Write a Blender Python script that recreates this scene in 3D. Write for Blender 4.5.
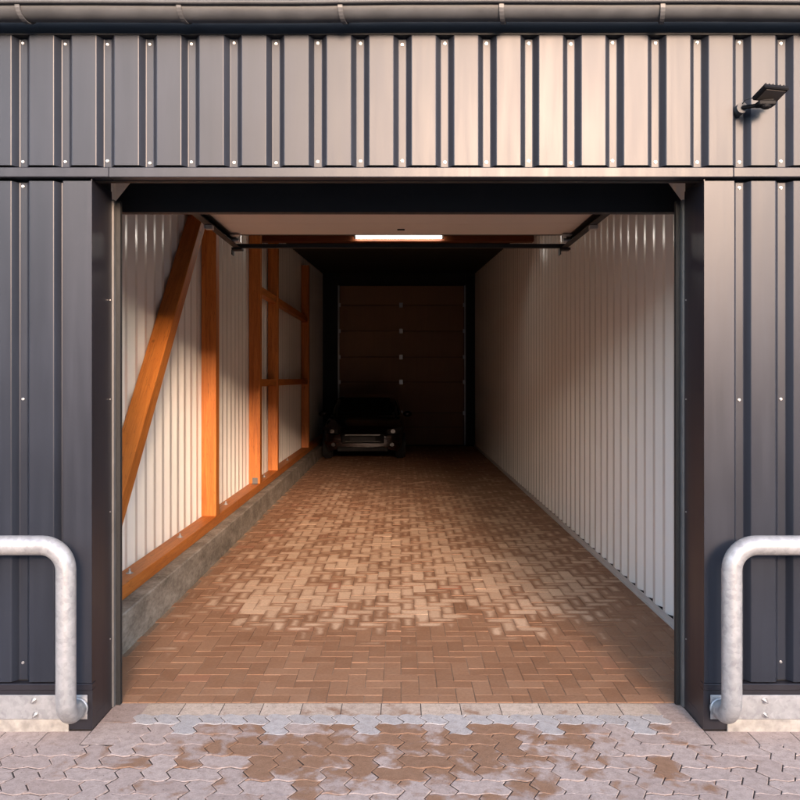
import bpy, bmesh, math, random
from mathutils import Vector, Matrix
R = math.radians
random.seed(7)
sc = bpy.context.scene
for o in list(bpy.data.objects):
    bpy.data.objects.remove(o)
C = sc.collection

# ------------------------------------------------------------------ camera
cam_d = bpy.data.cameras.new('camera')
cam = bpy.data.objects.new('camera', cam_d)
C.objects.link(cam)
CAMY, CAMH = -3.92, 1.72
cam.location = (0, CAMY, CAMH)
cam.rotation_euler = (R(90), 0, 0)
cam_d.sensor_width = 36
cam_d.lens = 36
cam_d.shift_y = -0.02625
cam_d.shift_x = -0.00125
cam_d.clip_start = 0.05
cam_d.clip_end = 1500
sc.camera = cam
sc.render.resolution_x = sc.render.resolution_y = 1024

# ------------------------------------------------------------------ sky, sun, exposure
SUN_EL, SUN_AZ = 13.5, 10.0            # low sun behind the photographer, a little to the right
w = bpy.data.worlds.new('World')
sc.world = w
w.use_nodes = True
wn = w.node_tree.nodes
bg = wn['Background']
sky = wn.new('ShaderNodeTexSky')
sky.sky_type = 'NISHITA'
sky.sun_disc = False
sky.sun_elevation = R(SUN_EL)
sky.sun_rotation = R(180 - SUN_AZ)
sky.air_density = 0.8
sky.dust_density = 1.4
sky.ozone_density = 0.5
w.node_tree.links.new(sky.outputs[0], bg.inputs[0])
bg.inputs[1].default_value = 0.15
sun_d = bpy.data.lights.new('sun', 'SUN')
sun_d.energy = 1.5
sun_d.angle = R(15)
sun_d.color = (1.0, 0.66, 0.49)
sun = bpy.data.objects.new('sun', sun_d)
C.objects.link(sun)
dv = Vector((-math.sin(R(SUN_AZ)) * math.cos(R(SUN_EL)), math.cos(R(SUN_AZ)) * math.cos(R(SUN_EL)), -math.sin(R(SUN_EL))))
sun.rotation_euler = dv.to_track_quat('-Z', 'Y').to_euler()
sun.location = (2, -20, 8)
sc.view_settings.view_transform = 'Standard'
sc.view_settings.look = 'None'
sc.view_settings.gamma = 1
sc.view_settings.exposure = 2.75
sc.view_settings.use_curve_mapping = False
sc.cycles.max_bounces = 8
sc.cycles.diffuse_bounces = 5
sc.cycles.use_denoising = True
sc.cycles.sample_clamp_indirect = 6

# ------------------------------------------------------------------ helpers
def tag(o, label=None, cat=None, group=None, kind=None):
    if label: o['label'] = label
    if cat: o['category'] = cat
    if group: o['group'] = group
    if kind: o['kind'] = kind
    return o

def link(name, me, mat, parent=None, smooth=False):
    o = bpy.data.objects.new(name, me)
    C.objects.link(o)
    if mat and not me.materials:
        me.materials.append(mat)
    if parent: o.parent = parent
    if smooth:
        for p in me.polygons: p.use_smooth = True
    return o

def empty(name, loc=(0, 0, 0)):
    o = bpy.data.objects.new(name, None)
    o.location = loc
    o.empty_display_size = 0.1
    C.objects.link(o)
    return o

def mesh_from(name, vs, fs):
    me = bpy.data.meshes.new(name)
    me.from_pydata(vs, [], fs)
    me.validate()
    me.update()
    return me

def obj(name, bm, mat, parent=None, smooth=False):
    bmesh.ops.recalc_face_normals(bm, faces=bm.faces[:])
    me = bpy.data.meshes.new(name)
    bm.to_mesh(me)
    bm.free()
    return link(name, me, mat, parent, smooth)

def bm_box(bm, x0, x1, y0, y1, z0, z1, bev=0.0):
    m = Matrix.Translation(((x0 + x1) / 2, (y0 + y1) / 2, (z0 + z1) / 2)) @ Matrix.Diagonal((abs(x1 - x0), abs(y1 - y0), abs(z1 - z0), 1))
    r = bmesh.ops.create_cube(bm, size=1, matrix=m)
    if bev > 0:
        es = set()
        for v in r['verts']:
            es.update(v.link_edges)
        bmesh.ops.bevel(bm, geom=list(es), offset=bev, segments=1, affect='EDGES', profile=0.5)

def box(name, mat, parent, x0, x1, y0, y1, z0, z1, bev=0.0):
    bm = bmesh.new()
    bm_box(bm, x0, x1, y0, y1, z0, z1, bev)
    return obj(name, bm, mat, parent)

def bm_cyl(bm, p0, p1, r, seg=16, r2=None):
    p0, p1 = Vector(p0), Vector(p1)
    d = p1 - p0
    q = d.to_track_quat('Z', 'Y').to_matrix().to_4x4()
    bmesh.ops.create_cone(bm, cap_ends=True, segments=seg, radius1=r, radius2=r if r2 is None else r2, depth=d.length,
                          matrix=Matrix.Translation((p0 + p1) / 2) @ q)

def cyl(name, mat, parent, p0, p1, r, seg=16, smooth=False):
    bm = bmesh.new()
    bm_cyl(bm, p0, p1, r, seg)
    return obj(name, bm, mat, parent, smooth)

def bm_tube(bm, pts, r, seg=20, cap=True):
    """swept round tube along a polyline"""
    pts = [Vector(p) for p in pts]
    rings = []
    prev_n = None
    for i, p in enumerate(pts):
        t = (pts[min(i + 1, len(pts) - 1)] - pts[max(i - 1, 0)]).normalized()
        if prev_n is None:
            n = t.orthogonal().normalized()
        else:
            n = (prev_n - t * prev_n.dot(t)).normalized()
        prev_n = n
        b = t.cross(n)
        rings.append([bm.verts.new(p + (n * math.cos(2 * math.pi * k / seg) + b * math.sin(2 * math.pi * k / seg)) * r) for k in range(seg)])
    for a, b in zip(rings, rings[1:]):
        for k in range(seg):
            bm.faces.new((a[k], a[(k + 1) % seg], b[(k + 1) % seg], b[k]))
    if cap:
        bm.faces.new(rings[0][::-1])
        bm.faces.new(rings[-1])

def arc(c, a, b, n=8):
    """quarter bend: centre c, from c+a to c+b"""
    c, a, b = Vector(c), Vector(a), Vector(b)
    return [c + a * math.cos(t * math.pi / 2 / n) + b * math.sin(t * math.pi / 2 / n) for t in range(n + 1)]

# ------------------------------------------------------------------ materials
class NT:
    def __init__(s, name):
        s.m = bpy.data.materials.new(name)
        s.m.use_nodes = True
        s.t = s.m.node_tree
        s.b = s.t.nodes['Principled BSDF']
    def n(s, typ, **kw):
        nd = s.t.nodes.new(typ)
        for k, v in kw.items():
            if k.startswith('i_'):
                key = k[2:]
                nd.inputs[int(key) if key.isdigit() else key.replace('_', ' ')].default_value = v
            else:
                setattr(nd, k, v)
        return nd
    def l(s, a, b):
        s.t.links.new(a, b)
    def math(s, op, a, b=None, c=None, clamp=False):
        nd = s.t.nodes.new('ShaderNodeMath')
        nd.operation = op
        nd.use_clamp = clamp
        for i, v in enumerate((a, b, c)):
            if v is None: continue
            if isinstance(v, (int, float)): nd.inputs[i].default_value = v
            else: s.l(v, nd.inputs[i])
        return nd.outputs[0]
    def noise(s, vec, scale, detail=4, rough=0.55, dist=0.0):
        nd = s.n('ShaderNodeTexNoise')
        nd.inputs['Scale'].default_value = scale
        nd.inputs['Detail'].default_value = detail
        nd.inputs['Roughness'].default_value = rough
        nd.inputs['Distortion'].default_value = dist
        if vec is not None: s.l(vec, nd.inputs['Vector'])
        return nd.outputs['Fac']
    def ramp(s, fac, stops, interp='LINEAR'):
        nd = s.n('ShaderNodeValToRGB')
        cr = nd.color_ramp
        cr.interpolation = interp
        while len(cr.elements) < len(stops): cr.elements.new(0.5)
        for e, (p, c) in zip(cr.elements, stops):
            e.position = p
            e.color = (*c, 1) if len(c) == 3 else c
        s.l(fac, nd.inputs[0])
        return nd.outputs[0]
    def mix(s, fac, a, b, mode='MIX'):
        nd = s.n('ShaderNodeMix', data_type='RGBA', blend_type=mode)
        for sock, v in ((nd.inputs[0], fac), (nd.inputs[6], a), (nd.inputs[7], b)):
            if isinstance(v, (int, float)): sock.default_value = v
            elif isinstance(v, tuple): sock.default_value = (*v, 1)
            else: s.l(v, sock)
        return nd.outputs[2]
    def maprange(s, v, a, b, c=0.0, d=1.0, smooth=True):
        nd = s.n('ShaderNodeMapRange')
        nd.interpolation_type = 'SMOOTHSTEP' if smooth else 'LINEAR'
        s.l(v, nd.inputs[0])
        for i, x in enumerate((a, b, c, d)): nd.inputs[i + 1].default_value = x
        return nd.outputs[0]
    def coords(s, which='Object', scale=(1, 1, 1)):
        tc = s.n('ShaderNodeTexCoord')
        mp = s.n('ShaderNodeMapping')
        mp.inputs['Scale'].default_value = scale
        s.l(tc.outputs[which], mp.inputs[0])
        return mp.outputs[0]
    def bump(s, h, strength=0.3, dist=0.01):
        nd = s.n('ShaderNodeBump')
        nd.inputs['Strength'].default_value = strength
        nd.inputs['Distance'].default_value = dist
        s.l(h, nd.inputs['Height'])
        s.l(nd.outputs[0], s.b.inputs['Normal'])
    def set(s, col=None, rough=None, metal=None, spec=None):
        for key, v in (('Base Color', col), ('Roughness', rough), ('Metallic', metal), ('Specular IOR Level', spec)):
            if v is None: continue
            if isinstance(v, tuple): s.b.inputs[key].default_value = (*v, 1)
            elif isinstance(v, (int, float)): s.b.inputs[key].default_value = v
            else: s.l(v, s.b.inputs[key])
        return s

def simple(name, col, rough=0.5, metal=0.0, var=0.15, scale=8, bump=0.0, spec=None):
    m = NT(name)
    v = m.coords()
    f = m.noise(v, scale, 5)
    lo = tuple(c * (1 - var) for c in col)
    hi = tuple(min(1, c * (1 + var)) for c in col)
    m.set(m.ramp(f, [(0.3, lo), (0.7, hi)]), m.maprange(f, 0.3, 0.7, max(0.02, rough - 0.06), min(1, rough + 0.06)), metal, spec)
    if bump: m.bump(m.noise(v, scale * 12, 4), bump, 0.004)
    return m.m

def paint_mat(name, col, rough, streak=0.2, spec=0.5):
    """coated steel sheet: faint rain streaks and dust that vary gloss and colour"""
    m = NT(name)
    v = m.coords('Object', (9, 9, 0.7))
    s1 = m.noise(v, 1.6, 6, 0.6)
    s2 = m.noise(m.coords('Object', (1, 1, 1)), 1.3, 4)
    dust = m.math('MULTIPLY', s1, s2)
    c = m.ramp(dust, [(0.15, tuple(x * (1 - streak * 0.5) for x in col)), (0.45, tuple(min(1, x * (1 + streak)) for x in col))])
    m.set(c, m.maprange(s1, 0.3, 0.7, rough - 0.02, rough + 0.03), 0.0, spec)
    # panels are never perfectly flat: long soft waves
    m.bump(m.noise(m.coords('Object', (3, 3, 1.2)), 1.5, 2), 0.07, 0.01)
    return m.m

M = {}
M['clad'] = paint_mat('anthracite_coated_steel', (0.018, 0.0215, 0.031), 0.38, 0.30, 0.30)
M['flash'] = paint_mat('anthracite_flashing', (0.022, 0.0245, 0.033), 0.38, 0.28, 0.32)
M['jamb'] = paint_mat('jamb_steel', (0.016, 0.015, 0.020), 0.38, 0.25, 0.5)
M['black'] = simple('black_coating', (0.006, 0.006, 0.007), 0.6)
M['rubber'] = simple('rubber_seal', (0.012, 0.012, 0.012), 0.75)
M['liner'] = paint_mat('white_liner_sheet', (0.80, 0.78, 0.735), 0.21, 0.06, 0.5)
M['trim'] = paint_mat('white_trim', (0.62, 0.60, 0.57), 0.35, 0.08, 0.5)
M['ceil'] = simple('ceiling_board', (0.035, 0.030, 0.026), 0.85)
M['leaf'] = paint_mat('door_leaf_paint', (0.58, 0.50, 0.44), 0.45, 0.05)
M['rear'] = paint_mat('rear_door_paint', (0.36, 0.21, 0.11), 0.55, 0.1)
M['zinc'] = simple('zinc_hardware', (0.45, 0.45, 0.45), 0.5, 0.8, 0.1, 30)
M['bolt'] = simple('bright_fastener', (0.55, 0.55, 0.55), 0.35, 0.9, 0.05)
M['gutter'] = simple('weathered_gutter_zinc', (0.042, 0.045, 0.050), 0.6, 0.0, 0.25, 6)
M['strap'] = simple('gutter_strap', (0.075, 0.077, 0.082), 0.5, 0.2, 0.15, 12)
M['plate_dull'] = simple('dull_zinc_plate', (0.13, 0.125, 0.12), 0.6, 0.1)
M['plinth'] = simple('plinth_concrete', (0.38, 0.345, 0.30), 0.9, 0, 0.3, 18, 0.5)
M['lamp_black'] = simple('black_plastic', (0.005, 0.005, 0.006), 0.55, spec=0.12)

def galv():
    m = NT('galvanised_steel')
    v = m.coords()
    vo = m.n('ShaderNodeTexVoronoi', feature='F1')
    vo.inputs['Scale'].default_value = 55
    m.l(v, vo.inputs['Vector'])
    sp = m.n('ShaderNodeSeparateColor')
    m.l(vo.outputs['Color'], sp.inputs[0])
    f = m.math('ADD', m.math('MULTIPLY', sp.outputs[0], 0.22), m.math('MULTIPLY', m.noise(v, 14, 6), 0.9))
    m.set(m.ramp(f, [(0.3, (0.27, 0.272, 0.28)), (0.55, (0.38, 0.382, 0.387)), (0.8, (0.48, 0.48, 0.483))]), m.maprange(f, 0.2, 0.9, 0.55, 0.4), 0.45, 0.5)
    m.bump(m.noise(v, 40, 5), 0.15, 0.003)
    return m.m
M['galv'] = galv()

def wood(axis, shade_tone=1.0):
    m = NT('orange_glazed_timber_' + axis)
    sc3 = {'x': (0.5, 8, 8), 'y': (8, 0.5, 8), 'z': (8, 8, 0.5), 'd': (8, 0.5, 8)}[axis]
    v = m.coords('Object', sc3)
    if axis == 'd':                       # grain along the diagonal brace
        mp = v.node
        mp.vector_type = 'TEXTURE'
        mp.inputs['Rotation'].default_value = (math.atan(1.07), 0, 0)
        mp.inputs['Scale'].default_value = tuple(1 / c for c in sc3)
    g1 = m.noise(v, 3.0, 6, 0.6, 0.6)
    g2 = m.noise(v, 14.0, 4, 0.7)
    blot = m.noise(m.coords(), 2.2, 3)
    vo = m.n('ShaderNodeTexVoronoi', feature='F1')
    vo.inputs['Scale'].default_value = 2.6
    vo.inputs['Randomness'].default_value = 1
    m.l(m.coords('Object', tuple(0.55 if c < 1 else 1.5 for c in sc3)), vo.inputs['Vector'])
    knot = m.maprange(vo.outputs['Distance'], 0.02, 0.09, 1, 0)
    f = m.math('ADD', m.math('MULTIPLY', g1, 0.65), m.math('MULTIPLY', g2, 0.35))
    c = m.ramp(f, [(0.32, (0.34, 0.095, 0.014)), (0.5, (0.53, 0.168, 0.028)), (0.68, (0.66, 0.245, 0.050))])
    c = m.mix(m.maprange(blot, 0.4, 0.7, 0, 0.35), c, (0.42, 0.13, 0.022))
    c = m.mix(m.math('MULTIPLY', knot, 0.75), c, (0.10, 0.03, 0.01))
    crack = m.maprange(m.noise(v, 5.0, 2, 0.5, 0.3), 0.485, 0.5)
    crack = m.math('MULTIPLY', crack, m.maprange(m.noise(v, 5.0, 2, 0.5, 0.3), 0.5, 0.515, 1, 0))
    c = m.mix(m.math('MULTIPLY', crack, 0.45), c, (0.12, 0.035, 0.008))
    if shade_tone != 1.0: c = m.mix(1.0, c, (shade_tone, shade_tone * 0.7, shade_tone * 0.6), 'MULTIPLY')
    m.set(c, 0.5, 0, 0.4)
    m.bump(f, 0.15, 0.004)
    return m.m
for a in 'yzd': M['wood_' + a] = wood(a)
M['wood_x'] = wood('x', 0.25)  # ceiling beam: same timber, lamp housing's shade painted in as darker colour

def kerb_mat():
    m = NT('kerb_concrete')
    v = m.coords('Object', (1, 0.6, 1.4))
    a = m.noise(v, 5, 6, 0.65)
    b = m.noise(v, 40, 4)
    c = m.ramp(a, [(0.32, (0.11, 0.095, 0.075)), (0.5, (0.22, 0.195, 0.16)), (0.68, (0.36, 0.33, 0.28))])
    m.set(m.mix(0.18, c, m.ramp(b, [(0.35, (0.10, 0.09, 0.07)), (0.65, (0.42, 0.39, 0.33))])), 0.9)
    m.bump(m.math('ADD', a, m.math('MULTIPLY', b, 0.3)), 0.25, 0.006)
    return m.m
M['kerb'] = kerb_mat()

def pos_xyz(m):
    g = m.n('ShaderNodeNewGeometry')
    s = m.n('ShaderNodeSeparateXYZ')
    m.l(g.outputs['Position'], s.inputs[0])
    return g, s.outputs

def brick_mat(island):
    """interior herringbone brick: damp by the door and along the edges, drying from the middle of each brick further in"""
    m = NT('herringbone_brick_field' if island else 'herringbone_brick')
    g, (X, Y, Z) = pos_xyz(m)
    rnd = g.outputs['Random Per Island'] if island else m.n('ShaderNodeObjectInfo').outputs['Random']
    P = g.outputs['Position']
    uv = m.n('ShaderNodeUVMap')
    su = m.n('ShaderNodeSeparateXYZ')
    m.l(uv.outputs[0], su.inputs[0])
    ex = m.math('SUBTRACT', 0.098, m.math('ABSOLUTE', m.math('SUBTRACT', su.outputs[0], 0.5)))
    ey = m.math('SUBTRACT', 0.048, m.math('ABSOLUTE', m.math('SUBTRACT', su.outputs[1], 0.5)))
    edge = m.math('MULTIPLY', m.math('MINIMUM', ex, ey), 20.8, clamp=True)       # 0 at the arris, 1 along the middle
    n1 = m.noise(P, 1.5, 4, 0.6)
    n2 = m.noise(P, 9, 4, 0.6)
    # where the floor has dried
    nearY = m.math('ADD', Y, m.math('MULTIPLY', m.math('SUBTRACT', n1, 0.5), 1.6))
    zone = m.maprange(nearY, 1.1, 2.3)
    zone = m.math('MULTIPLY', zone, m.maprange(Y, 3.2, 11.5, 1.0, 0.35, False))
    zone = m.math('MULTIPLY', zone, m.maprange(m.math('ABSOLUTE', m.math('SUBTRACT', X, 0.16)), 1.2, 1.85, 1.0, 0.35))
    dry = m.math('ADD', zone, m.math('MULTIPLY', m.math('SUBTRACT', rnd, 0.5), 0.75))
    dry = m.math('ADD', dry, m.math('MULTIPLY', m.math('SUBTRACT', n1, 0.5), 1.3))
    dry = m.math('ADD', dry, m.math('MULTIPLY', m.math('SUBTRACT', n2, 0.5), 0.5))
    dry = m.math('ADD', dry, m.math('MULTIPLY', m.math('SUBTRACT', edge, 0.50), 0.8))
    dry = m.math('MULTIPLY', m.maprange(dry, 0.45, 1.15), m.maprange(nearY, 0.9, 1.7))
    fine = m.noise(P, 60, 4)
    tint = m.math('FRACT', m.math('MULTIPLY', rnd, 7.31))
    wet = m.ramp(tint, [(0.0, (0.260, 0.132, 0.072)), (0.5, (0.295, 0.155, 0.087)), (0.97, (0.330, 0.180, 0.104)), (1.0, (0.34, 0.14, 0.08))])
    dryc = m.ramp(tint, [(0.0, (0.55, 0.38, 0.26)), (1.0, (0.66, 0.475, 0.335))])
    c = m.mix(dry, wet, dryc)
    c = m.mix(m.math('MULTIPLY', m.maprange(n2, 0.35, 0.75), 0.22), c, m.mix(0.5, c, (0.5, 0.36, 0.25)))
    c = m.mix(0.35, c, m.ramp(fine, [(0.3, (0.55, 0.55, 0.55)), (0.7, (1.25, 1.25, 1.25))]), 'MULTIPLY')
    m.set(c, m.maprange(dry, 0, 1, 0.62, 0.85), 0, 0.35)
    m.bump(m.math('ADD', m.math('MULTIPLY', fine, 0.6), n2), 0.25, 0.004)
    return m.m
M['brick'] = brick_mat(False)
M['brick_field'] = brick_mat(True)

def paver_mat(name, island, pale, mid, damp_amt):
    """grey-pink concrete paver with damp brown patches in front of the door"""
    m = NT(name)
    g, (X, Y, Z) = pos_xyz(m)
    rnd = g.outputs['Random Per Island'] if island else m.n('ShaderNodeObjectInfo').outputs['Random']
    P = g.outputs['Position']
    n1 = m.noise(P, 6.5, 5, 0.6, 0.4)
    n2 = m.noise(P, 26, 5, 0.65)
    fine = m.noise(P, 140, 3)
    # damp centre just in front of the middle of the door
    dx = m.math('DIVIDE', m.math('SUBTRACT', X, 0.05), 0.95)
    dy = m.math('DIVIDE', m.math('ADD', Y, 0.24), 0.34)
    rr = m.math('SQRT', m.math('ADD', m.math('MULTIPLY', dx, dx), m.math('MULTIPLY', dy, dy)))
    d = m.maprange(rr, 0.2, 2.0, 0.62, 0.02, False)
    d = m.math('ADD', d, m.math('MULTIPLY', m.math('SUBTRACT', n1, 0.5), 1.25))
    d = m.math('ADD', d, m.math('MULTIPLY', m.math('SUBTRACT', n2, 0.5), 0.35))
    d = m.math('ADD', d, m.math('MULTIPLY', m.math('SUBTRACT', rnd, 0.5), 0.30))
    damp = m.math('MULTIPLY', m.maprange(d, 0.28, 0.50), damp_amt)
    c = m.mix(rnd, pale, mid)
    c = m.mix(m.maprange(n2, 0.38, 0.7, 0, 0.55), c, tuple(x * 0.66 for x in mid))
    brown = m.ramp(n2, [(0.3, (0.235, 0.125, 0.072)), (0.7, (0.33, 0.19, 0.118))])
    c = m.mix(damp, c, brown)
    speck = m.maprange(m.noise(P, 75, 2, 0.5), 0.66, 0.72)
    c = m.mix(m.math('MULTIPLY', speck, 0.7), c, (0.13, 0.085, 0.06))
    c = m.mix(0.45, c, m.ramp(fine, [(0.3, (0.6, 0.6, 0.6)), (0.7, (1.2, 1.2, 1.2))]), 'MULTIPLY')
    m.set(c, m.maprange(damp, 0, 1, 0.88, 0.6), 0, 0.35)
    m.bump(m.math('ADD', m.math('MULTIPLY', fine, 0.5), n2), 0.35, 0.004)
    return m.m
PALE, MID = (0.47, 0.367, 0.318), (0.39, 0.29, 0.246)
M['paver'] = paver_mat('concrete_paver', False, PALE, MID, 1.0)
M['paver_field'] = paver_mat('concrete_paver_field', True, PALE, MID, 1.0)
M['paver_new'] = paver_mat('pale_blue_grey_paver', False, (0.51, 0.465, 0.44), (0.44, 0.40, 0.378), 0.10)
M['border'] = paver_mat('border_paver', False, (0.62, 0.50, 0.40), (0.50, 0.39, 0.31), 0.9)

def sand_mat(name, col):
    m = NT(name)
    v = m.coords()
    a, b = m.noise(v, 3, 5), m.noise(v, 90, 4)
    c = m.ramp(a, [(0.3, tuple(x * 0.55 for x in col)), (0.7, tuple(x * 1.2 for x in col))])
    m.set(m.mix(0.5, c, m.ramp(b, [(0.3, (0.5,) * 3), (0.7, (1.3,) * 3)]), 'MULTIPLY'), 0.95)
    m.bump(b, 0.5, 0.004)
    return m.m
M['sand'] = sand_mat('joint_sand', (0.30, 0.215, 0.15))
M['grit'] = sand_mat('joint_grit', (0.045, 0.032, 0.026))

def yard_mat():
    m = NT('yard_surface')
    v = m.coords()
    a, b = m.noise(v, 0.35, 6), m.noise(v, 45, 4)
    c = m.ramp(a, [(0.3, (0.055, 0.052, 0.050)), (0.7, (0.085, 0.080, 0.076))])
    m.set(m.mix(0.4, c, m.ramp(b, [(0.3, (0.5,) * 3), (0.7, (1.4,) * 3)]), 'MULTIPLY'), 0.92)
    m.bump(b, 0.4, 0.006)
    return m.m
M['yard'] = yard_mat()

def emis(name, col, s):
    m = NT(name)
    m.set((0.8, 0.8, 0.8), 0.4)
    m.b.inputs['Emission Color'].default_value = (*col, 1)
    m.b.inputs['Emission Strength'].default_value = s
    return m.m
M['tube'] = emis('lit_diffuser', (1.0, 0.94, 0.84), 3.4)

# ================================================================== THE SETTING
# key planes (metres): facade crowns y = 0, opening x from XL to XR
XL, XR = -1.515, 1.485
YB = 0.27                # back of the front wall
FLOOR0, FLOOR1 = 0.33, 16.6
KX, RX = -1.737, 1.874   # kerb face, right liner
LX = -2.0                # left liner

gr = mesh_from('ground', [(-600, -600, -0.06), (600, -600, -0.06), (600, 600, -0.06), (-600, 600, -0.06)], [(0, 1, 2, 3)])
tag(link('ground', gr, M['yard']), 'wide grey yard surface around the paved forecourt', 'ground', kind='structure')

floor = box('garage_floor', M['sand'], None, -2.1, 2.0, FLOOR0 + 0.002, FLOOR1 + 0.3, -0.05, -0.0038)
tag(floor, 'brown herringbone brick floor running deep into the garage', 'floor', kind='structure')
fore = box('forecourt', M['grit'], None, -5, 5, -4.6, FLOOR0, -0.055, -0.0040)
tag(fore, 'pinkish zigzag concrete paving in front of the garage door', 'paving', kind='structure')

# ---- herringbone bricks ----
def brick_mesh(lx, ly, along):
    g, ch, d = 0.0018, 0.0014, 0.03
    hx, hy = lx / 2 - g, ly / 2 - g
    ring = lambda ix, z: [(-hx + ix, -hy + ix, z), (hx - ix, -hy + ix, z), (hx - ix, hy - ix, z), (-hx + ix, hy - ix, z)]
    vs = ring(ch, 0) + ring(0, -ch) + ring(0, -d)
    fs = [(0, 1, 2, 3)]
    for a in (0, 4):
        for k in range(4):
            fs.append((a + k, a + 4 + k, a + 4 + (k + 1) % 4, a + (k + 1) % 4))
    return vs, fs

def add_uv(me, along):
    uv = me.uv_layers.new(name='UVMap')
    for lp in me.loops:
        x, y, _ = me.vertices[lp.vertex_index].co
        uv.data[lp.index].uv = (0.5 + x, 0.5 + y) if along == 'x' else (0.5 + y, 0.5 + x)

U = 0.1
shapes = {}
def brick_shape(w, h):
    if (w, h) not in shapes:
        vs, fs = brick_mesh(w * U, h * U, None)
        me = mesh_from('brick', vs, fs)
        add_uv(me, 'x' if w >= h else 'y')
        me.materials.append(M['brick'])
        shapes[(w, h)] = me
    return shapes[(w, h)]

NX0, NX1 = -18, 19          # cells in x: -1.8 .. 1.9 (the kerb and the trim cover the cut edge)
NY = int((FLOOR1 - FLOOR0) / U)
cells = []
for j in range(0, NY):
    for i in range(NX0, NX1):
        r = (i - j) % 4
        if r == 0:
            w_ = 2 if i + 1 < NX1 else 1
            cells.append((i, j, w_, 1))
        elif r == 1 and i == NX0:
            cells.append((i, j, 1, 1))
        elif r == 3:
            cells.append((i, j, 1, 2 if j + 1 < NY else 1))
        elif r == 2 and j == 0:
            cells.append((i, j, 1, 1))
random.seed(3)
items = []
for (i, j, a, b) in cells:
    cx, cy = (i + a / 2) * U + 0.0, FLOOR0 + 0.004 + (j + b / 2) * U
    items.append((cy, cx, a, b, max(-0.0018, random.gauss(0, 0.0010)), random.gauss(0, 0.006), random.gauss(0, 0.006), random.gauss(0, 0.0035)))
items.sort()
inside = [it for it in items if -1.72 < it[1] < 1.86]
near, rest = inside[:300], inside[300:]
for (cy, cx, a, b, dz, tx, ty, tz) in near:
    o = link('brick', brick_shape(a, b), None, floor)
    o.location = (cx, cy, dz)
    o.rotation_euler = (tx, ty, tz)
vs_all, fs_all, uv_all = [], [], []
for (cy, cx, a, b, dz, tx, ty, tz) in rest:
    vs, fs = brick_mesh(a * U, b * U, None)
    base = len(vs_all)
    rot = Matrix.Rotation(tz, 3, 'Z') @ Matrix.Rotation(ty, 3, 'Y') @ Matrix.Rotation(tx, 3, 'X')
    for v in vs:
        p = rot @ Vector(v)
        vs_all.append((p.x + cx, p.y + cy, p.z + dz))
        uv_all.append((0.5 + v[0], 0.5 + v[1]) if a >= b else (0.5 + v[1], 0.5 + v[0]))
    fs_all += [tuple(base + k for k in f) for f in fs]
me = bpy.data.meshes.new('brick_field')
me.from_pydata(vs_all, [], fs_all)
me.update()
uv = me.uv_layers.new(name='UVMap')
for lp in me.loops: uv.data[lp.index].uv = uv_all[lp.vertex_index]
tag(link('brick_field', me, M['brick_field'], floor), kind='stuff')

# ---- forecourt: border course and zigzag pavers ----
random.seed(11)
def rect_paver(x0, x1, y0, y1, mat='border'):
    key = (round(x1 - x0, 3), round(y1 - y0, 3), mat)
    if key not in shapes:
        vs, fs = brick_mesh(x1 - x0, y1 - y0, None)
        me = mesh_from('border_paver', vs, fs)
        me.materials.append(M[mat])
        shapes[key] = me
    o = link('border_paver', shapes[key], None, fore)
    o.location = ((x0 + x1) / 2, (y0 + y1) / 2, -0.0028 + random.uniform(-0.0004, 0.0004))
    o.rotation_euler = (0, 0, random.gauss(0, 0.003))
BW = 0.148
x = XL + BW
n = 13
SL, SR = -12 * 0.1125 - 0.001, 12 * 0.1125 + 0.001
bl = (SR - SL) / n
for k in range(n):
    rect_paver(SL + k * bl, SL + (k + 1) * bl, FLOOR0 - BW - 0.010, FLOOR0)
for k in range(2):
    y0, y1 = FLOOR0 - (k + 1) * 0.24, FLOOR0 - k * 0.24
    rect_paver(XL, SL + 0.018, y0, y1, 'paver')
    rect_paver(SR - 0.018, XR, y0, y1, 'paver')
YF = FLOOR0 - 0.48          # -0.15: outer edge of the course along the facade
for k in range(14):
    rect_paver(XR + k * 0.207 , XR + (k + 1) * 0.207, YF - 0.016, -0.004, 'paver')
    rect_paver(XL - (k + 1) * 0.207, XL - k * 0.207, YF - 0.016, -0.004, 'paver')

PU = 0.1125
def zig_outline(w, h):
    a, va = 0.075, 0.15
    pts = []
    def hedge(i, j, rev):
        seq = [(0, 0), (0.28, a), (0.72, -a)]
        p = [(i + t, j + dd) for t, dd in seq]
        if rev: p = [(i + 1, j)] + [(i + 0.72, j - a), (i + 0.28, j + a)]
        return p
    def vedge(i, j, rev):
        seq = [(0, 0), (0.28, va), (0.72, -va)]
        p = [(i + dd, j + t) for t, dd in seq]
        if rev: p = [(i, j + 1)] + [(i - va, j + 0.72), (i + va, j + 0.28)]
        return p
    for i in range(w): pts += hedge(i, 0, False)
    for j in range(h): pts += vedge(w, j, False)
    for i in reversed(range(w)): pts += hedge(i, h, True)
    for j in reversed(range(h)): pts += vedge(0, j, True)
    return [((px - w / 2) * PU, (py - h / 2) * PU) for px, py in pts]

def inset(poly, d):
    n_ = len(poly)
    out = []
    for k in range(n_):
        p0, p1, p2 = Vector(poly[k - 1]), Vector(poly[k]), Vector(poly[(k + 1) % n_])
        e1, e2 = (p1 - p0).normalized(), (p2 - p1).normalized()
        n1, n2 = Vector((-e1.y, e1.x)), Vector((-e2.y, e2.x))
        b = (n1 + n2)
        b = b / max(0.3, b.dot(n1)) if b.length > 1e-6 else n1
        out.append((p1.x + b.x * d, p1.y + b.y * d))
    return out

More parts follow.
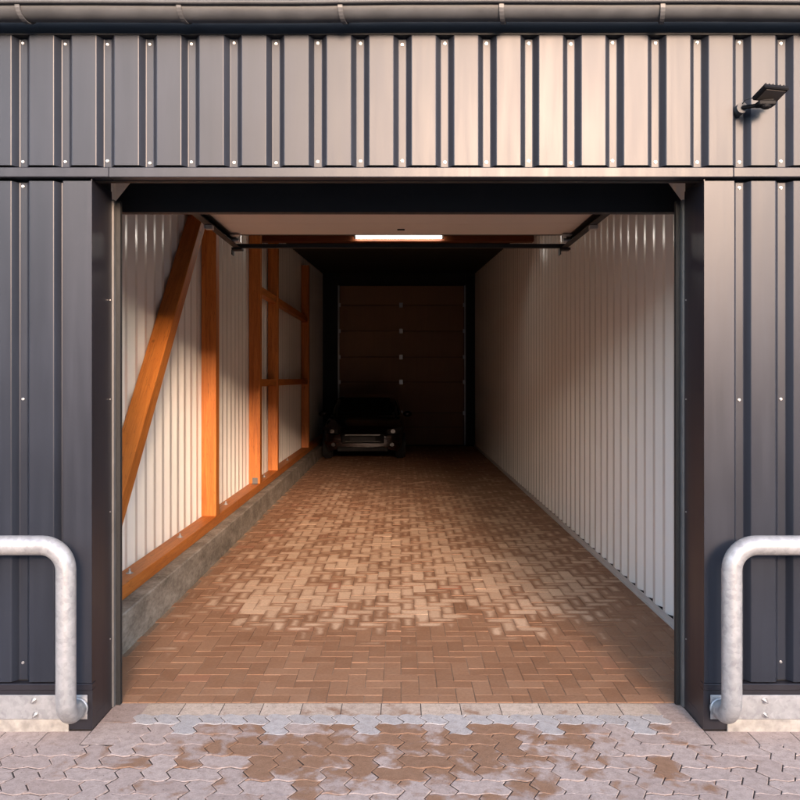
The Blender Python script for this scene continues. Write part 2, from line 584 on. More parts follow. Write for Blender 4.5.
def zig_mesh(w, h):
    o = zig_outline(w, h)
    n_ = len(o)
    top, mid = inset(o, 0.0050), inset(o, 0.0026)
    vs = [(x, y, 0) for x, y in top] + [(x, y, -0.0022) for x, y in mid] + [(x, y, -0.03) for x, y in mid]
    fs = [tuple(range(n_))]
    for a in (0, n_):
        for k in range(n_):
            fs.append((a + k, a + n_ + k, a + n_ + (k + 1) % n_, a + (k + 1) % n_))
    return vs, fs

zigs = {}
def zig_shape(w, h, mat):
    if (w, h, mat) not in zigs:
        me = mesh_from('paver', *zig_mesh(w, h))
        me.materials.append(M[mat])
        zigs[(w, h, mat)] = me
    return zigs[(w, h, mat)]

Y0 = FLOOR0 - BW            # top of the field (0.182)
def inside_field(i, j):     # cell rows go down from Y0
    xc, yc = (i + 0.5) * PU, Y0 - (j + 0.5) * PU
    if yc > YF: return SL < xc < SR
    return -4.6 < xc < 4.6 and yc > -4.2
pieces = []
for j in range(0, 40):
    for i in range(-42, 42):
        r = (i + j) % 4          # rows run towards the camera
        if r in (0, 1) and r == 0:
            A, B = inside_field(i, j), inside_field(i + 1, j)
            if A and B and j == 0:
                pieces += [(i, j, 1, 1), (i + 1, j, 1, 1)]
            elif A and B: pieces.append((i, j, 2, 1))
            elif A: pieces.append((i, j, 1, 1))
            elif B: pieces.append((i + 1, j, 1, 1))
        elif r == 3 and j == 0:
            if inside_field(i, j): pieces.append((i, j, 1, 1))
        elif r == 2:             # vertical piece: cells (i, j) r=2 and (i, j+1) r=3
            A, B = inside_field(i, j), inside_field(i, j + 1)
            if A and B: pieces.append((i, j, 1, 2))
            elif A: pieces.append((i, j, 1, 1))
            elif B: pieces.append((i, j + 1, 1, 1))
pp = []
for (i, j, a, b) in pieces:
    cx, cy = (i + a / 2) * PU, Y0 - (j + b / 2) * PU
    pp.append((math.hypot(cx * 0.75, cy + 0.45), cx, cy, a, b, j, max(-0.0016, min(0.002, random.gauss(0, 0.0010))), random.gauss(0, 0.008), random.gauss(0, 0.008), random.gauss(0, 0.006)))
pp.sort()
for (_, cx, cy, a, b, j, dz, tx, ty, tz) in pp[:270]:
    o = link('paver', zig_shape(a, b, 'paver_new' if j == 0 else 'paver'), None, fore)
    o.location = (cx, cy, dz)
    o.rotation_euler = (tx, ty, tz)
vs_all, fs_all = [], []
for (_, cx, cy, a, b, j, dz, tx, ty, tz) in pp[270:]:
    vs, fs = zig_mesh(a, b)
    base = len(vs_all)
    vs_all += [(v[0] + cx, v[1] + cy, v[2] + dz + v[0] * ty + v[1] * tx) for v in vs]
    fs_all += [tuple(base + k for k in f) for f in fs]
me = mesh_from('paver_field', vs_all, fs_all)
tag(link('paver_field', me, M['paver_field'], fore), kind='stuff')

# ================================================================== THE GARAGE BUILDING
G = empty('garage_building', (0, 0, 0))
tag(G, 'anthracite trapezoidal steel clad garage with timber framed white lined interior', 'building')

def profile(x0, x1, pitch, phase, crown, web, depth):
    """trapezoid polyline (u, d): d = 0 on crowns, d = depth in valleys"""
    pts = [(x0, None)]
    k0 = math.floor((x0 - phase) / pitch) - 1
    k1 = math.ceil((x1 - phase) / pitch) + 1
    raw = []
    for k in range(k0, k1 + 1):
        c = phase + k * pitch
        raw += [(c - crown / 2 - web, depth), (c - crown / 2, 0), (c + crown / 2, 0), (c + crown / 2 + web, depth)]
    def at(u):
        for (a, da), (b, db) in zip(raw, raw[1:]):
            if a <= u <= b: return da + (db - da) * (u - a) / max(1e-9, b - a)
        return depth
    out = [(x0, at(x0))] + [p for p in raw if x0 < p[0] < x1] + [(x1, at(x1))]
    return out

def sheet(name, mat, parent, prof, place, z0, z1, bev=0.0035, thick=0.0015, zs=1):
    """folded sheet: profile extruded upwards, with small rounded folds and returns at the ends of the sheet"""
    pts = []
    n_ = len(prof)
    for k, p in enumerate(prof):
        if 0 < k < n_ - 1:
            a, b, c = Vector(prof[k - 1]), Vector(p), Vector(prof[k + 1])
            d1, d2 = (a - b), (c - b)
            r1, r2 = min(bev, d1.length * 0.45), min(bev, d2.length * 0.45)
            pts += [tuple(b + d1.normalized() * r1), tuple(b + d1.normalized() * r1 * 0.3 + d2.normalized() * r2 * 0.3), tuple(b + d2.normalized() * r2)]
        else:
            pts.append(p)
    vs, fs = [], []
    m_ = len(pts)
    for side in (0, 1):
        for q in range(zs + 1):
            z = z0 + (z1 - z0) * q / zs
            for (u, d) in pts:
                vs.append(place(u, d + side * thick, z))
    L = m_ * (zs + 1)
    for side in (0, 1):
        for q in range(zs):
            for k in range(m_ - 1):
                a = side * L + q * m_ + k
                fs.append((a, a + 1, a + m_ + 1, a + m_))
    for q in (0, zs):
        for k in range(m_ - 1):
            a = q * m_ + k
            fs.append((a, a + 1, L + a + 1, L + a))
    bm = bmesh.new()
    bv = [bm.verts.new(v) for v in vs]
    for f in fs: bm.faces.new([bv[k] for k in f])
    return obj(name, bm, mat, parent)

PITCH, PHASE, CROWN, WEB, DEPTH = 0.2081, -1.7616, 0.121, 0.0235, 0.036
front = lambda u, d, z: (u, d, z)
HB0, HB1 = 2.768, 3.42       # upper band
LW1, LW0 = 2.69, 0.235       # lower wall
sheet('upper_cladding', M['clad'], G, profile(-5.6, 5.6, PITCH, PHASE, CROWN, WEB, DEPTH), front, HB0, HB1)
sheet('wall_cladding', M['clad'], G, profile(-5.6, XL - 0.142, PITCH, PHASE, CROWN, WEB, DEPTH), front, LW0, LW1)
sheet('wall_cladding', M['clad'], G, profile(XR + 0.150, 5.6, PITCH, PHASE, CROWN, WEB, DEPTH), front, LW0, LW1)

# solid wall behind the sheets
def poly_prism(name, mat, parent, pts, y0, y1):
    bm = bmesh.new()
    a = [bm.verts.new((x, y0, z)) for x, z in pts]
    b = [bm.verts.new((x, y1, z)) for x, z in pts]
    bm.faces.new(a); bm.faces.new(b[::-1])
    for k in range(len(pts)):
        bm.faces.new((a[k], b[k], b[(k + 1) % len(pts)], a[(k + 1) % len(pts)]))
    return obj(name, bm, mat, parent)
box('wall_core', M['black'], G, -5.6, XL - 0.004, 0.045, YB, 0.06, 3.5)
box('wall_core', M['black'], G, XR + 0.004, 5.6, 0.045, YB, 0.06, 3.5)
box('lintel_core', M['black'], G, XL - 0.002, XR + 0.002, 0.047, YB - 0.003, 2.80, 3.497)

# corner flashings: a flat front leg with a folded reveal
def corner(xe, sgn, wdt):
    bm = bmesh.new()
    t = 0.002
    # front leg
    bm_box(bm, xe, xe + sgn * wdt, -0.002, 0.0, LW0 - 0.004, LW1)
    o = obj('corner_flashing', bm, M['flash'], G)
    # fold back into the sheet
    box('fold', M['flash'], o, xe + sgn * (wdt - t), xe + sgn * wdt, 0.0005, 0.036, LW0 - 0.004, LW1)
    # reveal leg
    r = box('door_reveal', M['jamb'], G, xe - sgn * 0.0005, xe + sgn * 0.0035, 0.0005, YB, 0.03, 2.70)
    return o
corner(XL, -1, 0.139)
corner(XR, 1, 0.147)

# lintel flashing with drip
bm = bmesh.new()
bm_box(bm, -5.6, XL + 0.09, -0.022, 0.04, 2.705, 2.752, 0.003)
obj('drip_flashing', bm, M['flash'], G)
bm = bmesh.new()
bm_box(bm, XL + 0.0915, 1.62, -0.0235, 0.04, 2.7035, 2.7515, 0.003)
obj('drip_flashing', bm, M['flash'], G)
bm = bmesh.new()
bm_box(bm, 1.6215, 5.6, -0.022, 0.04, 2.705, 2.752, 0.003)
obj('drip_flashing', bm, M['flash'], G)
box('lintel_return', M['black'], G, XL, XR, 0.0405, 0.085, 2.70, 2.80)

# plinth and base profile
for (a, b) in ((-5.6, XL + 0.004), (XR - 0.004, 5.6)):
    box('base_profile', M['jamb'], G, a, b, -0.008, 0.044, 0.196, 0.228, 0.003)
    box('base_board', M['jamb'], G, a, b, -0.002, 0.0435, 0.06 if abs(a) > 5 and False else 0.004, 0.1955)
for (a, b) in ((-5.6, XL - 0.11), (XR + 0.11, 5.6)):
    box('plinth_strip', M['plinth'], G, a, b, -0.012, -0.0025, -0.03, 0.056, 0.003)
for xe, s in ((XL, -1), (XR, 1)):
    box('reveal_foot', M['jamb'], G, xe - s * 0.001, xe + s * 0.10, 0.0442, YB - 0.002, 0.0, 0.06)

# fascia, roof, gutter
box('fascia', M['black'], G, -5.6, 5.6, -0.006, 0.044, 3.405, 3.56)
def roof_z(y): return 3.56 + 0.052 * max(0, y)
bm = bmesh.new()
y0, y1 = -0.05, FLOOR1 + 0.35
vs = [(-5.7, y0, roof_z(y0)), (5.7, y0, roof_z(y0)), (5.7, y1, roof_z(y1)), (-5.7, y1, roof_z(y1))]
a = [bm.verts.new(v) for v in vs]; b = [bm.verts.new((v[0], v[1], v[2] + 0.12)) for v in vs]
bm.faces.new(a); bm.faces.new(b[::-1])
for k in range(4): bm.faces.new((a[k], b[k], b[(k + 1) % 4], a[(k + 1) % 4]))
roof = obj('roof', bm, M['ceil'], G)
# half round gutter, swept open profile
bm = bmesh.new()
GR, GY, GZ = 0.058, -0.105, 3.484
prof = []
for k in range(15):
    t = math.pi + math.pi * k / 14
    prof.append((GY + GR * math.cos(t), GZ + GR * math.sin(t)))
bead = [(GY - GR - 0.012 + 0.012 * math.cos(t), GZ + 0.004 + 0.012 * math.sin(t)) for t in [0, -1.2, -2.4, -3.6, -4.8]]
prof = bead[::-1] + prof
inner = [(GY + (y - GY) * 0.955, z + 0.002) for y, z in prof]
xs = [-5.8 + 11.6 * k / 24 for k in range(25)]
rings = []
for x in xs:
    sag = 0.0035 * math.sin(x * 1.7) + 0.002 * math.sin(x * 4.1 + 1)
    rings.append([bm.verts.new((x, y, z + sag)) for y, z in prof])
for p, q in zip(rings, rings[1:]):
    for k in range(len(prof) - 1):
        bm.faces.new((p[k], p[k + 1], q[k + 1], q[k]))
gut = obj('gutter', bm, M['gutter'], G, True)
sm = gut.modifiers.new('thickness', 'SOLIDIFY'); sm.thickness = 0.002
k = -7
for k in range(-7, 8):
    xg = (25 - 401) / 213 + (k + 2) * 0.757 - 0.02
    if abs(xg) > 5.5: continue
    bm = bmesh.new()
    pts = []
    for q in range(13):
        t = math.pi * 1.02 + math.pi * 0.98 * q / 12
        pts.append((GY + (GR + 0.0045) * math.cos(t), GZ + (GR + 0.0045) * math.sin(t)))
    va = []
    for (y, z) in pts:
        tw = 0.014 * (y - GY) / GR
        va.append([bm.verts.new((xg - 0.011 + tw, y, z)), bm.verts.new((xg + 0.011 + tw, y, z))])
    for p, q in zip(va, va[1:]): bm.faces.new((p[0], p[1], q[1], q[0]))
    st = obj('gutter_bracket', bm, M['strap'], gut)
    s2 = st.modifiers.new('thickness', 'SOLIDIFY'); s2.thickness = 0.005

# cladding screws (washer + hex head), one shared mesh
bm = bmesh.new()
bm_cyl(bm, (0, 0, 0), (0, -0.002, 0), 0.0070, 10)
bm_cyl(bm, (0, -0.002, 0), (0, -0.0075, 0), 0.0055, 6)
scr = bpy.data.meshes.new('screw'); bmesh.ops.recalc_face_normals(bm, faces=bm.faces[:]); bm.to_mesh(scr); bm.free()
scr.materials.append(M['bolt'])
def screw(x, y, z, rz=0):
    o = link('screw', scr, None, G)
    o.location = (x, y, z); o.rotation_euler = (0, random.uniform(0, 6), rz) if rz == 0 else (0, 0, rz)
    if rz: o.scale = (0.6, 0.6, 0.6)
for k in range(-5, 23):
    xv = PHASE + (k - 0.5) * PITCH + random.uniform(-0.003, 0.003)
    if abs(xv) > 2.6: continue
    for z in (3.378, 2.793): screw(xv, DEPTH, z + random.uniform(-0.006, 0.006))
    if xv < XL - 0.16 or xv > XR + 0.17:
        for z in (2.668, 1.615, 0.318): screw(xv, DEPTH, z + random.uniform(-0.006, 0.006))
for z in (2.13, 1.615, 1.03, 0.37):
    screw(XL + 0.0035, 0.235, z, R(90)); screw(XR - 0.0035, 0.235, z, R(-90))

# ---- interior liner sheets ----
LP, LC, LW, LD = 0.225, 0.055, 0.068, 0.042
sheet('liner_wall', M['liner'], G, profile(YB, FLOOR1 + 0.1, LP, 0.10, LC, LW, LD), lambda u, d, z: (LX - d, u, z), 0.30, 4.6, thick=-0.0015 * -1)
sheet('liner_wall', M['liner'], G, profile(YB, FLOOR1 + 0.1, LP, 0.02, LC, LW, LD), lambda u, d, z: (RX + 0.012 + d, u, z), 0.045, 4.6)
tr = box('base_trim', M['trim'], G, RX + 0.004, RX + 0.0115, YB, FLOOR1, 0.0, 0.055)
box('trim_ledge', M['trim'], tr, RX - 0.006, RX + 0.0035, YB, FLOOR1, 0.0, 0.012)
box('outer_wall', M['black'], G, RX + 0.07, RX + 0.12, YB + 0.003, FLOOR1 + 0.3, 0.0, 4.7)
box('outer_wall', M['black'], G, LX - 0.12, LX - 0.06, YB + 0.003, FLOOR1 + 0.3, 0.0, 4.7)
box('rear_wall', M['ceil'], G, LX - 0.1, RX + 0.1, FLOOR1 + 0.12, FLOOR1 + 0.3, 0.0, 4.6)
# rear wall around the rear door
RDX0, RDX1, RDH = -1.62, 1.66, 4.12
box('rear_pier', M['black'], G, LX - 0.03, RDX0, FLOOR1 - 0.02, FLOOR1 + 0.118, 0.0, 4.5)
box('rear_pier', M['black'], G, RDX1, RX + 0.05, FLOOR1 - 0.02, FLOOR1 + 0.118, 0.0, 4.5)

# ---- kerb and timber frame on the left ----
for (a, b, off, dz) in ((YB + 0.01, 6.15, 0.0, 0.0), (6.158, FLOOR1, -0.012, -0.006)):
    bm = bmesh.new()
    bm_box(bm, LX - 0.03, KX + off, a, b, -0.02, 0.248 + dz, 0.008)
    obj('kerb', bm, M['kerb'], G)
SX0, SX1, SH0, SH1 = LX + 0.003, -1.848, 0.2485, 0.345
for a, b in ((YB + 0.03, 5.2), (5.203, 10.4), (10.403, FLOOR1 - 0.03)):
    s = box('sill_beam', M['wood_y'], G, SX0, SX1, a, b, SH0, SH1, 0.004)
# posts
for y, wd in ((4.08, 0.14), (6.58, 0.14), (8.08, 0.12), (12.1, 0.14)):
    box('post', M['wood_z'], G, SX0 + 0.001, SX1 - 0.001, y, y + wd, SH1 + 0.001, 4.0 if y > 6 else 3.75, 0.004)
# rails between the far posts
for h in (2.86, 1.62):
    for a, b in ((6.722, 8.079), (8.201, 12.099)):
        box('rail', M['wood_y'], G, SX0 + 0.03, SX1 - 0.02, a, b, h, h + 0.10, 0.003)
# top plate
box('top_plate', M['wood_y'], G, SX0, SX1, YB + 0.03, 4.079, 3.42, 3.55, 0.003)
# diagonal brace rising away from the door to the first post
bm = bmesh.new()
ax, bx_ = SX0 + 0.002, SX1 - 0.002
def brz(z): return 1.29 + 1.07 * (z - 5.65)
zb = 5.65 + (SH1 + 0.002 - 1.29) / 1.07
zt = 7.93
up = [(zb - 3.92, SH1 + 0.002), (zt - 3.92, brz(zt)), (zt - 3.92 + 0.065, brz(zt)), (zt - 3.92 + 0.065, brz(zt) - 0.12), (zb - 3.92 + 0.175, SH1 + 0.002)]
a = [bm.verts.new((ax, y, z)) for y, z in up]; b = [bm.verts.new((bx_, y, z)) for y, z in up]
bm.faces.new(a); bm.faces.new(b[::-1])
for k in range(5): bm.faces.new((a[k], b[k], b[(k + 1) % 5], a[(k + 1) % 5]))
bmesh.ops.bevel(bm, geom=bm.edges[:], offset=0.004, segments=1, affect='EDGES')
brace = obj('brace', bm, None, G)
brace.data.materials.append(M['wood_d'])
# anchor bolts with washers on the sill
for y in (1.74, 3.03, 4.85, 7.3, 9.6):
    bm = bmesh.new()
    bm_cyl(bm, (-1.92, y, SH1), (-1.92, y, SH1 + 0.004), 0.026, 14)
    bm_cyl(bm, (-1.92, y, SH1 + 0.004), (-1.92, y, SH1 + 0.016), 0.013, 6)
    bm_cyl(bm, (-1.92, y, SH1 + 0.016), (-1.92, y, SH1 + 0.035), 0.007, 8)
    obj('anchor_bolt', bm, M['zinc'], G)
# angle bracket at the foot of the second post
bm = bmesh.new()
bm_box(bm, -1.95, -1.88, 6.574, 6.5775, SH1 + 0.002, SH1 + 0.08)
bm_box(bm, -1.95, -1.88, 6.50, 6.574, SH1 + 0.001, SH1 + 0.0045)
obj('angle_bracket', bm, M['plate_dull'], G)
# ceiling beams
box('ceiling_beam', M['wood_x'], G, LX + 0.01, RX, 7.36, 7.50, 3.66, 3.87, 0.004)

# door frame inside the reveal
for xe, s in ((XL, -1), (XR, 1)):
    box('door_frame', M['plate_dull'], G, xe - s * 0.010, xe + s * 0.075, YB + 0.002, YB + 0.062, 0.0, 2.66)
    box('seal', M['rubber'], G, xe - s * 0.034, xe - s * 0.0135, YB + 0.030, YB + 0.060, 0.0, 2.66)
# header with cut upper corners
poly_prism('door_header', M['black'], G, [(XL - 0.10, 2.637), (XR + 0.10, 2.637), (XR + 0.10, 2.66), (XR + 0.065, 2.69), (XR - 0.045, 2.84), (XR - 0.045, 2.90), (XL + 0.06, 2.90), (XL + 0.06, 2.84), (XL - 0.06, 2.69), (XL - 0.10, 2.66)], 0.48, 0.54)

# ================================================================== OPEN SECTIONAL DOOR
D = empty('sectional_door', (0, 0.6, 2.95))
def P(o):       # keep children in world coordinates
    o.parent = D
    o.matrix_parent_inverse = Matrix.Translation((0, -0.6, -2.95))
    return o
tag(D, 'raised pale sectional door with black overhead tracks under the garage roof', 'door')
secs = [(0.70, 1.22), (1.222, 1.74), (1.742, 2.26), (2.262, 2.76)]
for a, b in secs:
    P(box('door_section', M['leaf'], None, -1.49, 1.50, a, b, 2.925, 2.965, 0.004))
bm = bmesh.new(); bm_box(bm, -1.49, 1.50, 2.7615, 2.785, 2.922, 2.968, 0.003)
P(obj('bottom_seal', bm, M['rubber'], None))
for s, xt in ((-1, -1.425), (1, 1.425)):
    bm = bmesh.new()       # C-shaped horizontal track
    bm_box(bm, xt - 0.030, xt + 0.030, 0.5, 3.08, 2.914, 2.9195)
    bm_box(bm, xt + s * 0.026, xt + s * 0.030, 0.5, 3.08, 2.868, 2.9135)
    bm_box(bm, xt - 0.030, xt + 0.0255 * 1, 0.5, 3.08, 2.862, 2.8675)
    P(obj('track', bm, M['black'], None))
    bm = bmesh.new()       # vertical track beside the opening
    xv = (XL - 0.012 if s < 0 else XR + 0.012)
    bm_box(bm, xv + s * 0.002, xv + s * 0.03, YB + 0.130, YB + 0.185, 0.02, 2.60, 0.003)
    P(obj('vertical_track', bm, M['zinc'], None))
    # roller bracket and roller near the end of the leaf
    bm = bmesh.new()
    bm_box(bm, xt - s * 0.10, xt - s * 0.015, 2.66, 2.74, 2.902, 2.9115, 0.002)
    bm_box(bm, xt - s * 0.10, xt - s * 0.09, 2.68, 2.72, 2.85, 2.9015)
    P(obj('roller_bracket', bm, M['bolt'], None))
    P(cyl('roller', M['zinc'], None, (xt - s * 0.06, 2.83, 2.888), (xt + s * 0.012, 2.83, 2.888), 0.021, 14))
    # hanger plate
    bm = bmesh.new()
    bm_box(bm, xt - 0.026, xt + 0.030, 2.00, 2.05, 2.83, 2.861, 0.002)
    bm_box(bm, xt + s * 0.0305, xt + s * 0.034, 2.00, 2.05, 2.84, 3.5)
    P(obj('hanger', bm, M['zinc'], None))
    bm = bmesh.new()
    bm_box(bm, xt - 0.045, xt + 0.045, 3.01, 3.10, 2.84, 2.8615, 0.003)
    bm_box(bm, xt - 0.045, xt - 0.037, 3.01, 3.10, 2.80, 2.8395)
    P(obj('end_bracket', bm, M['black'], None))
P(box('cross_bar', M['black'], None, -1.46, 1.46, 3.105, 3.145, 2.872, 2.908, 0.003))
bm = bmesh.new(); bm_box(bm, -0.03, 0.03, 2.50, 2.53, 2.916, 2.9245, 0.002)
P(obj('stop_clip', bm, M['black'], None))

# ================================================================== REAR DOOR
B = empty('rear_sectional_door', (0.02, FLOOR1 + 0.05, 0))
tag(B, 'closed brown sectional door in the dark back wall behind the car', 'door')
def PB(o):
    o.parent = B
    o.matrix_parent_inverse = Matrix.Translation((-0.02, -(FLOOR1 + 0.05), 0))
    return o
px = 39.0
lines = [0.02] + [1.72 - (y - 379) / px for y in (440, 413, 382, 357, 331, 305)] + [RDH]
lines[1] = 0.48
for a, b in zip(lines, lines[1:]):
    PB(box('door_panel', M['rear'], None, RDX0 + 0.05, RDX1 - 0.05, FLOOR1 + 0.035, FLOOR1 + 0.08, a + 0.005, b - 0.005, 0.006))
for z in lines[2:-1]:
    bm = bmesh.new(); bm_box(bm, -0.045, 0.045, FLOOR1 + 0.018, FLOOR1 + 0.0345, z - 0.06, z + 0.06, 0.005)
    PB(obj('hinge', bm, M['bolt'], None))
for s, xt in ((-1, RDX0 + 0.01), (1, RDX1 - 0.01)):
    PB(box('track', M['zinc'], None, xt - 0.03, xt + 0.03, FLOOR1 + 0.0, FLOOR1 + 0.03, 0.02, RDH))
    for z in lines[2:-1]:
        PB(box('side_hinge', M['bolt'], None, xt - s * 0.032 - 0.03, xt - s * 0.032 + 0.03, FLOOR1 - 0.012, FLOOR1 - 0.001, z - 0.05, z + 0.05, 0.004))

# ================================================================== TUBE LIGHT
T = empty('tube_light', (-0.03, 7.32, 3.74))
tag(T, 'lit white tube light fixed to the timber ceiling beam', 'light')
def PT(o):
    o.parent = T; o.matrix_parent_inverse = Matrix.Translation((0.03, -7.32, -3.74)); return o
PT(box('fixture_body', M['trim'], None, -0.66, 0.60, 7.315, 7.357, 3.725, 3.775, 0.004))
PT(cyl('diffuser', M['tube'], None, (-0.63, 7.30, 3.715), (0.57, 7.30, 3.715), 0.026, 16, True))
for xx in (-0.645, 0.585):
    PT(box('end_cap', M['trim'], None, xx - 0.014, xx + 0.014, 7.272, 7.3145, 3.686, 3.745, 0.004))

# ================================================================== GUARD RAILS
def guard(x0, s, label):
    yt, r, h = -0.155, 0.046, 0.937
    g = empty('guard_rail', (x0, 0, 0))
    tag(g, label, 'guard rail', 'galvanised guard rails beside the garage door')
    inv = Matrix.Translation((-x0, 0, 0))
    L = 1.35
    Rb = 0.115
    def half(xa, sg):
        pts = [(xa, -0.026, 0.115), (xa, -0.05, 0.115)]
        pts += arc((xa, yt + 0.09, 0.115 + 0.09), (0, 0, -0.09), (0, -0.09, 0), 8)
        pts += [(xa, yt, 0.5)]
        pts += arc((xa + sg * Rb, yt, h - Rb), (-sg * Rb, 0, 0), (0, 0, Rb), 10)
        return pts
    a = half(x0, s)
    b = half(x0 + s * L, -s)
    bm = bmesh.new()
    bm_tube(bm, a + b[::-1], r, 24)
    o = obj('tube', bm, M['galv'], None, True)
    o.parent = g; o.matrix_parent_inverse = inv
    # weld seam ring
    for xa in (x0, x0 + s * L):
        bm = bmesh.new()
        bm_tube(bm, [(xa, -0.026, 0.115), (xa, -0.014, 0.115)], r + 0.005, 24)
        q = obj('weld_collar', bm, M['galv'], None, True)
        q.parent = o; q.matrix_parent_inverse = Matrix.Identity(4)
    e0, e1 = sorted((x0 - s * 0.045, x0 + s * (L + 0.045)))
    p = box('base_plate', M['galv'], None, e0, e1, -0.0135, -0.0085 + 0.0, 0.058, 0.176, 0.0015)
    p.parent = g; p.matrix_parent_inverse = inv
    for xb in (x0 + s * 0.215, x0 + s * (L - 0.215)):
        for zb_ in (0.150, 0.080):
            bm = bmesh.new()
            xx = xb + random.uniform(-0.008, 0.008)
            bm_cyl(bm, (xx, -0.0135, zb_), (xx, -0.0165, zb_), 0.0155, 14)
            bm_cyl(bm, (xx, -0.0165, zb_), (xx, -0.026, zb_), 0.0095, 6)
            bm_cyl(bm, (xx, -0.026, zb_), (xx, -0.046, zb_ - 0.001), 0.005, 8)
            q = obj('bolt', bm, M['bolt'], None)
            q.parent = g; q.matrix_parent_inverse = inv
guard(-1.577, -1, 'galvanised tube guard rail bolted to the wall left of the door')
guard(1.557, 1, 'galvanised tube guard rail bolted to the wall right of the door')

# ================================================================== FLOODLIGHT
F = empty('floodlight', (1.62, DEPTH, 3.03))
tag(F, 'small black floodlight with motion sensor on the upper cladding', 'floodlight')
def PF(o):
    o.parent = F; o.matrix_parent_inverse = Matrix.Translation((-1.62, -DEPTH, -3.03)); return o
PF(cyl('junction_box', M['gutter'], None, (1.660, DEPTH - 0.001, 3.040), (1.660, -0.03, 3.040), 0.026, 18))
bm = bmesh.new()
bm_tube(bm, [(1.660, -0.03, 3.040), (1.680, -0.055, 3.036), (1.71, -0.085, 3.032)], 0.010, 8)
PF(obj('arm', bm, M['lamp_black'], None))
bm = bmesh.new()
bm_tube(bm, [(1.660, -0.028, 3.058), (1.664, -0.05, 3.070), (1.675, -0.08, 3.068), (1.70, -0.11, 3.055)], 0.0028, 6)
PF(obj('cable', bm, M['gutter'], None))
hd = Matrix.Translation((1.748, -0.135, 3.072)) @ Matrix.Rotation(R(14), 4, 'Z') @ Matrix.Rotation(R(-20), 4, 'X') @ Matrix.Scale(0.9, 4)
def pt(bm, name, mat, par=None):
    bmesh.ops.transform(bm, matrix=hd, verts=bm.verts)
    o = obj(name, bm, mat, None)
    if par is None: return PF(o)
    o.parent = par
    return o
bm = bmesh.new()
bm_box(bm, -0.074, 0.074, -0.055, 0.055, -0.013, 0.013, 0.006)
hous = pt(bm, 'housing', M['lamp_black'])
for k in range(6):
    bm = bmesh.new(); xx = -0.055 + k * 0.022
    bm_box(bm, xx - 0.002, xx + 0.002, -0.045, 0.045, 0.0132, 0.023)
    pt(bm, 'cooling_fin', M['lamp_black'], hous)
gl = NT('lamp_glass'); gl.set((0.045, 0.04, 0.038), 0.2, 0, 0.5)
bm = bmesh.new(); bm_box(bm, -0.058, 0.058, -0.040, 0.040, -0.0165, -0.0135)
pt(bm, 'lamp_glass', gl.m)
bm = bmesh.new()
bmesh.ops.create_uvsphere(bm, u_segments=14, v_segments=10, radius=0.02, matrix=Matrix.Translation((1.738, -0.110, 3.020)) @ Matrix.Diagonal((1.3, 1, 0.8, 1)))
bm_box(bm, 1.697, 1.780, -0.130, -0.075, 3.020, 3.044, 0.005)
PF(obj('motion_sensor', bm, M['lamp_black'], None))
bm = bmesh.new()
bm_box(bm, 1.715, 1.775, -0.118, -0.090, 3.040, 3.074, 0.003)
PF(obj('neck', bm, M['lamp_black'], None))

